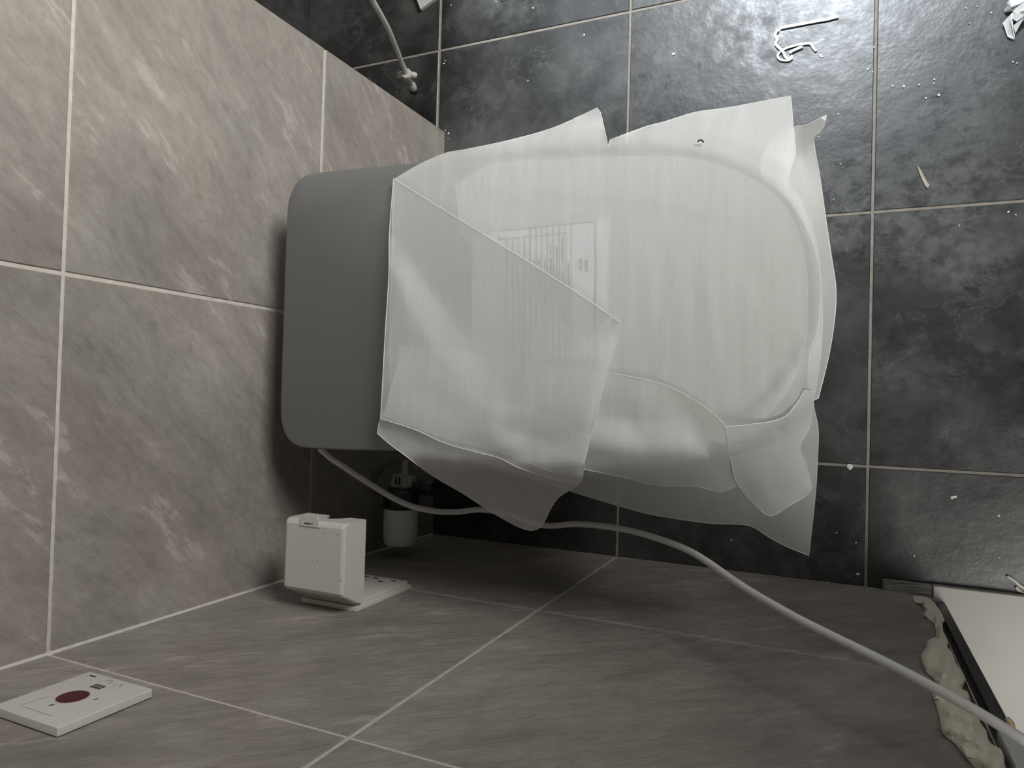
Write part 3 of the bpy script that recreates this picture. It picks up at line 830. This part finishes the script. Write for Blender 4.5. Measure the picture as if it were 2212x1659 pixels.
for q in ((45, 1524, 110, 1546), (48, 1522, 100, 1505)): mark(bm, *q, wd=.0005)
obj('pencil_scribble', bm, M['ink_faint'], cb)['kind'] = 'stuff'

# ------------------------------------------------------------------ water filter by the toilet foot
wf = empty('water_filter', (0.053, 0.05, 0.2)); tag(wf, 'milky white water filter canister with black collar in the dark corner', 'water filter')
FX, FZ = 0.0535, 0.200
bm = bmesh.new()
nr = 48
pr = [(0, .016), (.010, .0165), (.020, .018), (.0255, .021), (.0282, .027), (.0285, .034), (.0288, .082), (.027, .084)]
lathe(bm, pr, (FX, 0, FZ), (0, 1, 0), nr)
for v in bm.verts:
    p = Vector((v.co.x - FX, 0, v.co.z - FZ))
    if p.length > .026:
        a = math.atan2(p.z, p.x); v.co += p.normalized() * (0.0005 * (1 if int((a + 7) * nr / (2 * math.pi)) % 2 else -1))
obj('canister', bm, M['filter'], wf, True)
bm = bmesh.new()
lathe(bm, [(0, .083), (.030, .083), (.0315, .086), (.0315, .108), (.029, .112), (.020, .118), (0, .118)], (FX, 0, FZ), (0, 1, 0), 40)
obj('collar', bm, M['dark_plastic'], wf, True)
bm = bmesh.new()
loft(bm, [[Vector((FX - .019, .118, FZ + .010)), Vector((FX + .019, .118, FZ + .010)), Vector((FX + .019, .118, FZ - .012)), Vector((FX - .019, .118, FZ - .012))],
          [Vector((FX - .012, .141, FZ + .012)), Vector((FX + .018, .141, FZ + .012)), Vector((FX + .018, .141, FZ - .010)), Vector((FX - .012, .141, FZ - .010))]])
bmesh.ops.bevel(bm, geom=bm.edges[:], offset=.002, segments=2, affect='EDGES')
cl = obj('clip', bm, M['grey_plastic'], wf, True)
for dx in (-.004, .003):
    obj('clip_slot', box(bmesh.new(), FX + dx - .001, FX + dx + .001, .124, .137, FZ + .0105, FZ + .0135), M['slot'], cl)
obj('clip_latch', box(bmesh.new(), FX + .017, FX + .025, .122, .139, FZ - .006, FZ + .010, .0015), M['grey_plastic'], wf, True)
obj('outlet_tube', lathe(bmesh.new(), [(0, .140), (.0055, .140), (.0055, .170), (.004, .172), (.004, .25), (0, .25)], (FX + .006, 0, FZ), (0, 1, 0), 16), M['grey_plastic'], wf, True)
bm = bmesh.new()
lathe(bm, [(0, 0), (.013, 0), (.0135, .004), (.0135, .022), (.012, .026), (0, .026)], (FX + .040, .122, FZ), (1, 0, 0), 20)
lathe(bm, [(0, -.014), (.007, -.014), (.007, 0), (0, 0)], (FX + .040, .122, FZ), (1, 0, 0), 16)
obj('valve_knob', bm, M['dark_plastic'], wf, True)
hp = [(878, 985, .27), (850, 992, .245), (822, 1012, .225), (805, 1040, .212), (799, 1062, .20), (812, 1080, .195), (830, 1082, .196), (845, 1072, .20)]
bm = tube(bmesh.new(), spline([at(*p) for p in hp], 8), 0.0062, 12)
obj('supply_hose', bm, M['hose_clear'], wf, True)

# ------------------------------------------------------------------ loose hose hanging in the recess
hh = empty('hanging_hose', at(888, 180, 0.03)); tag(hh, 'thin steel water hose with winged nut hanging in the dark recess', 'hose')
hpts = [(786, -40, .335), (806, 4, .30), (820, 28, .27), (840, 66, .22), (855, 103, .17), (868, 136, .125), (877, 156, .10), (884, 172, .075), (889, 183, .055)]
HW = [Vector((-0.02, 1.10, 0.362)), Vector((-0.012, 1.03, 0.352))] + [at(*p) for p in hpts]
obj('flexible_tube', tube(bmesh.new(), spline(HW, 8), 0.0048, 12), M['steel'], hh, True)
tip = HW[-1]; dirv = (HW[-1] - HW[-3]).normalized()
nutc = at(879, 161, .095)
bm = bmesh.new()
lathe(bm, [(0, -.006), (.0095, -.006), (.0105, -.003), (.0105, .005), (.009, .008), (0, .008)], nutc, dirv, 16)
side = dirv.cross(Vector((0.3, 0.5, 0.8))).normalized()
nut = obj('winged_nut', bm, M['grey_plastic'], hh, True)
for s in (-1, 1):
    b2 = bmesh.new()
    c0 = nutc + side * s * 0.008; c1 = nutc + side * s * 0.0185 + dirv * 0.004
    tube(b2, [c0, (c0 + c1) / 2, c1], [.0055, .0065, .0045], 10)
    obj('wing', b2, M['grey_plastic'], nut, True)
bm = lathe(bmesh.new(), [(0, 0), (.0055, 0), (.0078, .004), (.0078, .016), (0, .016)], tip - dirv * .002, dirv, 16)
obj('connector', bm, M['grey_plastic'], hh, True)
bm = lathe(bmesh.new(), [(0, 0), (.0085, 0), (.0095, .003), (.0095, .010), (.006, .013), (0, .013)], tip + dirv * .0135, dirv, 18)
obj('rubber_end', bm, M['dark_plastic'], hh, True)
# wall-hung vanity added out of view to shade the recess and carry the hose
vn = empty('added_shade_vanity', (-0.12, 1.35, 0.36)); tag(vn, 'added unseen grey wall-hung vanity cabinet shading the recess', 'cabinet')
obj('carcass', box(bmesh.new(), XR + 0.002, 0.10, 0.98, 1.75, 0.36, 0.78, 0.002), M['lid'], vn)
for y0, y1 in ((0.985, 1.362), (1.368, 1.745)):
    d_ = obj('door', box(bmesh.new(), 0.10, 0.118, y0, y1, 0.365, 0.775, 0.002), M['lid'], vn)
    obj('handle', box(bmesh.new(), 0.118, 0.130, (y0 + y1) / 2 - .05, (y0 + y1) / 2 + .05, 0.75, 0.757, 0.001), M['steel'], d_)
obj('basin', box(bmesh.new(), XR + 0.002, 0.125, 0.97, 1.76, 0.78, 0.83, 0.006), M['ceramic'], vn, True)
# pale board whose corner reaches into the frame above the recess
bz = 0.008
a, b, c = at(908, 20, bz), at(1010, -54, bz), at(826, -62, bz)
c = a + (b - a).cross(Vector((0, 0, -1))).normalized() * 0.16
if c.x > b.x: c = a - (c - a)
d = b + (c - a)
bm = loft(bmesh.new(), [[p + Vector((0, 0, -0.0075)) for p in (a, b, d, c)], [a, b, d, c]])
tag(obj('loose_board', bm, M['board']), 'corner of a pale grey board lying on the dark recess floor', 'board')

# ------------------------------------------------------------------ expanding foam along the rough jamb
Lp = [(1972, 1288), (1977, 1302), (1992, 1308), (1998, 1318), (1995, 1330), (2006, 1338), (2016, 1345), (2021, 1358), (2022, 1376), (2003, 1384), (2000, 1398), (1989, 1415), (1993, 1436), (2001, 1452), (2017, 1466), (2022, 1476), (2014, 1498), (2021, 1520), (2030, 1552), (2036, 1584), (2060, 1604), (2080, 1628), (2106, 1659), (2150, 1712)]
Rp = [(2200, 1712), (2172, 1660), (2168, 1632), (2160, 1616), (2150, 1612), (2136, 1600), (2130, 1578), (2118, 1562), (2112, 1540), (2098, 1520), (2090, 1494), (2078, 1488), (2085, 1466), (2076, 1448), (2066, 1434), (2056, 1408), (2046, 1396), (2048, 1384), (2038, 1366), (2036, 1344), (2041, 1342), (2033, 1322), (2018, 1302), (2004, 1290)]
poly = sm_poly([(u, v, 0) for u, v in Lp + Rp], 7, 70)
P2 = [(p[0], p[1]) for p in poly]; OA = np.array(P2)
pts = [Vector(p) for p in P2]; ed = [(i, (i + 1) % len(P2)) for i in range(len(P2))]
rr = random.Random(2)
for v in range(1285, 1715, 8):
    for u in range(1965, 2205, 8):
        q = (u + rr.uniform(-2, 2), v + rr.uniform(-2, 2))
        if inside(P2, *q) and np.hypot(OA[:, 0] - q[0], OA[:, 1] - q[1]).min() > 4: pts.append(Vector(q))
vv, ee, ff = delaunay_2d_cdt(pts, ed, [], 0, 1e-4)[:3]
bm = bmesh.new(); F_, B_ = [], []
for p in vv:
    dd = np.hypot(OA[:, 0] - p.x, OA[:, 1] - p.y).min()
    bl = 0.008 * min(1, dd / 22) ** 0.55 * (1 + 0.35 * math.sin(p.x * .11 + p.y * .05) + 0.25 * math.sin(p.y * .16 - p.x * .07))
    F_.append(bm.verts.new(at(p.x, p.y, y=0.001 + bl))); B_.append(bm.verts.new(at(p.x, p.y, y=0.0005)))
cnt = {}
for f in ff:
    c = sum((vv[i] for i in f), Vector((0, 0))) / len(f)
    if inside(P2, c.x, c.y):
        bm.faces.new([F_[i] for i in f])
for v in [v for v in bm.verts if not v.link_faces]: bm.verts.remove(v)
bmesh.ops.recalc_face_normals(bm, faces=bm.faces[:])
tag(obj('expanding_foam', bm, M['puff'], None, True), 'lumpy cream expanding foam smeared along the door jamb', 'sealing foam')
bm = bmesh.new()
box(bm, 0.870, 0.892, -0.058, 0.004, 0.515, 1.35, 0.002)
for v in bm.verts:
    if v.co.z < 0.6: v.co.z += (v.co.x - 0.88) * 1.6
obj('protective_film', bm, M['film'], df)
bm = tube(bmesh.new(), [at(2176, 1552, .50), at(2184, 1564, .505), at(2191, 1576, .51)], [.002, .003, .0015], 8)
tag(obj('plug_pin', bm, M['copper'], None, True), 'small brass yellow tip beside the cable at the door frame', 'metal tip')

# ------------------------------------------------------------------ litter on the floor
def crumb(u, v, r, seed):
    rr = random.Random(seed)
    bm = bmesh.new(); bmesh.ops.create_icosphere(bm, subdivisions=1, radius=r)
    sx, sy, sz = rr.uniform(.7, 1.4), rr.uniform(.6, 1.2), rr.uniform(.4, .7)
    for q in bm.verts: q.co = Vector((q.co.x * sx, q.co.y * sy, q.co.z * sz)) * rr.uniform(.75, 1.2)
    lo = min(q.co.z for q in bm.verts)
    bmesh.ops.translate(bm, verts=bm.verts[:], vec=(0, 0, -lo))
    bmesh.ops.rotate(bm, verts=bm.verts[:], cent=(0, 0, 0), matrix=Matrix.Rotation(rr.uniform(0, 6.28), 3, 'Z'))
    o = obj('plaster_crumb', bm, M['crumb']); p = at(u, v, 0.0); o.location = (p.x, p.y, 0.0)
    return o
CR = [(1455, 118, 3.6), (1262, 76, 2.6), (959, 138, 2.2), (962, 131, 1.4), (2017, 181, 1.6), (1906, 96, 1.5), (1928, 186, 1.8), (1952, 187, 3.2), (1985, 184, 2.0), (2018, 172, 1.8), (2000, 212, 2.0), (2028, 206, 2.8), (2188, 134, 1.8), (2196, 137, 1.6),
      (1811, 247, 1.8), (1769, 296, 1.6), (1816, 354, 1.4), (1801, 431, 1.4), (2178, 458, 1.8), (2194, 464, 1.5), (2072, 487, 1.5), (2157, 1114, 2.6), (1807, 1151, 1.8), (1849, 1172, 2.2), (1853, 1240, 2.6), (1975, 1201, 1.9), (1789, 1258, 2.0),
      (1580, 1166, 1.8), (2140, 1251, 1.8), (2159, 1204, 1.7), (975, 12, 2.2), (1072, 4, 2.0), (1152, 18, 2.4), (962, 282, 1.8), (969, 288, 2.0), (968, 300, 1.5), (1141, 175, 2.0), (2177, 1110, 1.2), (1686, 95, 1.5), (2086, 18, 1.8), (2094, 51, 1.8), (2110, 14, 1.6), (2141, 28, 1.6), (1875, 150, 2.0), (1885, 155, 1.6), (1888, 102, 1.8)]
for i, (u, v, r) in enumerate(CR):
    if v > 1000: lb, gp = 'tiny white plaster crumb on the dark floor between toilet and doorway', 'plaster crumbs by the doorway'
    elif u < 1000: lb, gp = 'tiny white plaster crumb by the outer corner of the greige tiled wall', 'plaster crumbs by the wall corner'
    elif u < 1500: lb, gp = 'tiny white plaster crumb on the floor above the upper foam flap', 'plaster crumbs above the wrap'
    elif u < 1895: lb, gp = 'tiny white plaster crumb on the tile under the twisted paper strip', 'plaster crumbs near the paper strip'
    else: lb, gp = 'tiny white plaster crumb on the tile with the wood splinter', 'plaster crumbs near the splinter'
    tag(crumb(u, v, r / 1150, 50 + i), lb, 'plaster crumb', gp)
tag(crumb(1836, 1008, 6.8 / 1150, 3), 'largest white plaster lump, lying across a floor grout line', 'plaster lump')
def chip(name, corners, h, mat, label, cat, lift=0.0):
    P = [at(u, v, 0.0) + Vector((0, 0, lift + 0.0004)) for u, v in corners]
    bm = loft(bmesh.new(), [P, [p + Vector((0, 0, h)) for p in P]])
    return tag(obj(name, bm, mat), label, cat)
chip('plaster_flake', [(2052, 1073), (2065, 1070), (2067, 1075), (2059, 1076), (2056, 1079)], .002, M['crumb'], 'thin forked white flake on the floor near the doorway', 'plaster flake')
chip('wood_splinter', [(1980, 356), (1987, 365), (2002, 393), (2008, 401), (2004, 408), (1998, 402), (1988, 381)], .002, M['wood'], 'pale pointed wood splinter on the dark floor', 'splinter')
def flat_tape(name, px, wd, label, cat, z=0.0022):
    P = spline([at(u, v, zz) for u, v, zz in px], 6)
    bm = tube(bmesh.new(), P, wd, 8, flat=(0, 0, 1))
    return bm
tp = empty('twisted_strip', at(1700, 80, 0)); tag(tp, 'twisted white paper strip ending in loose curls on bright floor', 'paper strip')
bm = flat_tape('straight_strip', [(1686, 60, .003), (1720, 53.5, .003), (1760, 46, .003), (1795, 40, .003)], .0023, '', '')
obj('straight_strip', bm, M['tape'], tp, True)
bm = bmesh.new()
q = [at(u, v, z) for u, v, z in ((1790, 38.5, .002), (1803, 30, .003), (1813, 37, .003), (1810, 39.5, .002), (1792, 43.5, .002))]
loft(bm, [q, [p + Vector((0, 0, .0012)) for p in q]]); obj('strip_end', bm, M['tape'], tp)
bm = flat_tape('curl', [(1682, 63, .003), (1675, 73, .004), (1678, 85, .003), (1676, 95, .003), (1686, 106, .004), (1693, 114, .007), (1696, 122, .006), (1705, 127, .003), (1712, 119, .004)], .0021, '', '')
obj('curl', bm, M['tape'], tp, True)
bm = flat_tape('curl', [(1712, 124, .003), (1702, 130, .003), (1686, 128, .003), (1680, 120, .003), (1686, 111, .003), (1700, 103, .003), (1717, 98, .003), (1732, 95, .003), (1750, 94, .003), (1757, 103, .003), (1763, 110, .003)], .0019, '', '')
obj('curl', bm, M['tape'], tp, True)
bm = flat_tape('curl', [(1705, 114, .003), (1715, 108, .004), (1733, 100, .004), (1732, 97, .006)], .0022, '', '')
obj('curl', bm, M['tape'], tp, True)
chip('paper_scrap', [(1769, 118), (1774, 118.5), (1779, 123), (1774, 125)], .001, M['tape'], 'small white paper scrap beside the twisted strip curls', 'paper scrap')
# crumpled tape at the far edge of the frame
ct = empty('crumpled_tape', at(2195, 40, 0)); tag(ct, 'crumpled bundle of white tape on the bright floor corner', 'crumpled tape')
def fold(px, zs_, nm='fold'):
    P = [at(u, v, z) for (u, v), z in zip(px, zs_)]
    bm = loft(bmesh.new(), [P, [p + Vector((0, 0, .0014)) for p in P]])
    obj(nm, bm, M['tape'], ct)
fold([(2165, 51), (2186, 28), (2194, 33), (2181, 46), (2186, 60), (2192, 76), (2190, 86), (2176, 80), (2170, 62)], [.004, .012, .012, .014, .012, .006, .003, .002, .003])
fold([(2168, 22), (2177, 12), (2184, 17), (2188, 24), (2172, 26)], [.003, .010, .014, .010, .003])
fold([(2174, 8), (2180, 0), (2240, -20), (2240, -8), (2200, 10), (2184, 16)], [.010, .014, .016, .016, .018, .014])
fold([(2187, 24), (2205, 10), (2240, -6), (2240, 14), (2210, 24), (2190, 30)], [.012, .020, .022, .022, .02, .013])
fold([(2184, 40), (2192, 30), (2240, 8), (2240, 24), (2214, 34), (2196, 47)], [.012, .016, .020, .020, .014, .010])
fold([(2188, 56), (2212, 38), (2240, 20), (2240, 34), (2212, 44), (2200, 56), (2193, 73)], [.010, .014, .016, .006, .004, .003, .003])
tw = empty('twig', at(2200, 1262, 0)); tag(tw, 'white peeled stick lying beside the door threshold', 'stick')
bm = tube(bmesh.new(), [at(2176, 1245, .004), at(2190, 1254, .005), at(2203, 1265, .006), at(2250, 1296, .006)], [.0016, .0022, .0024, .0024], 8)
obj('shaft', bm, M['crumb'], tw, True)
bm = tube(bmesh.new(), [at(2195, 1268, .003), at(2199, 1274, .003), at(2212, 1281, .003), at(2240, 1300, .003)], [.0018, .0026, .0012, .001], 8)
obj('stub', bm, M['puff'], tw, True)
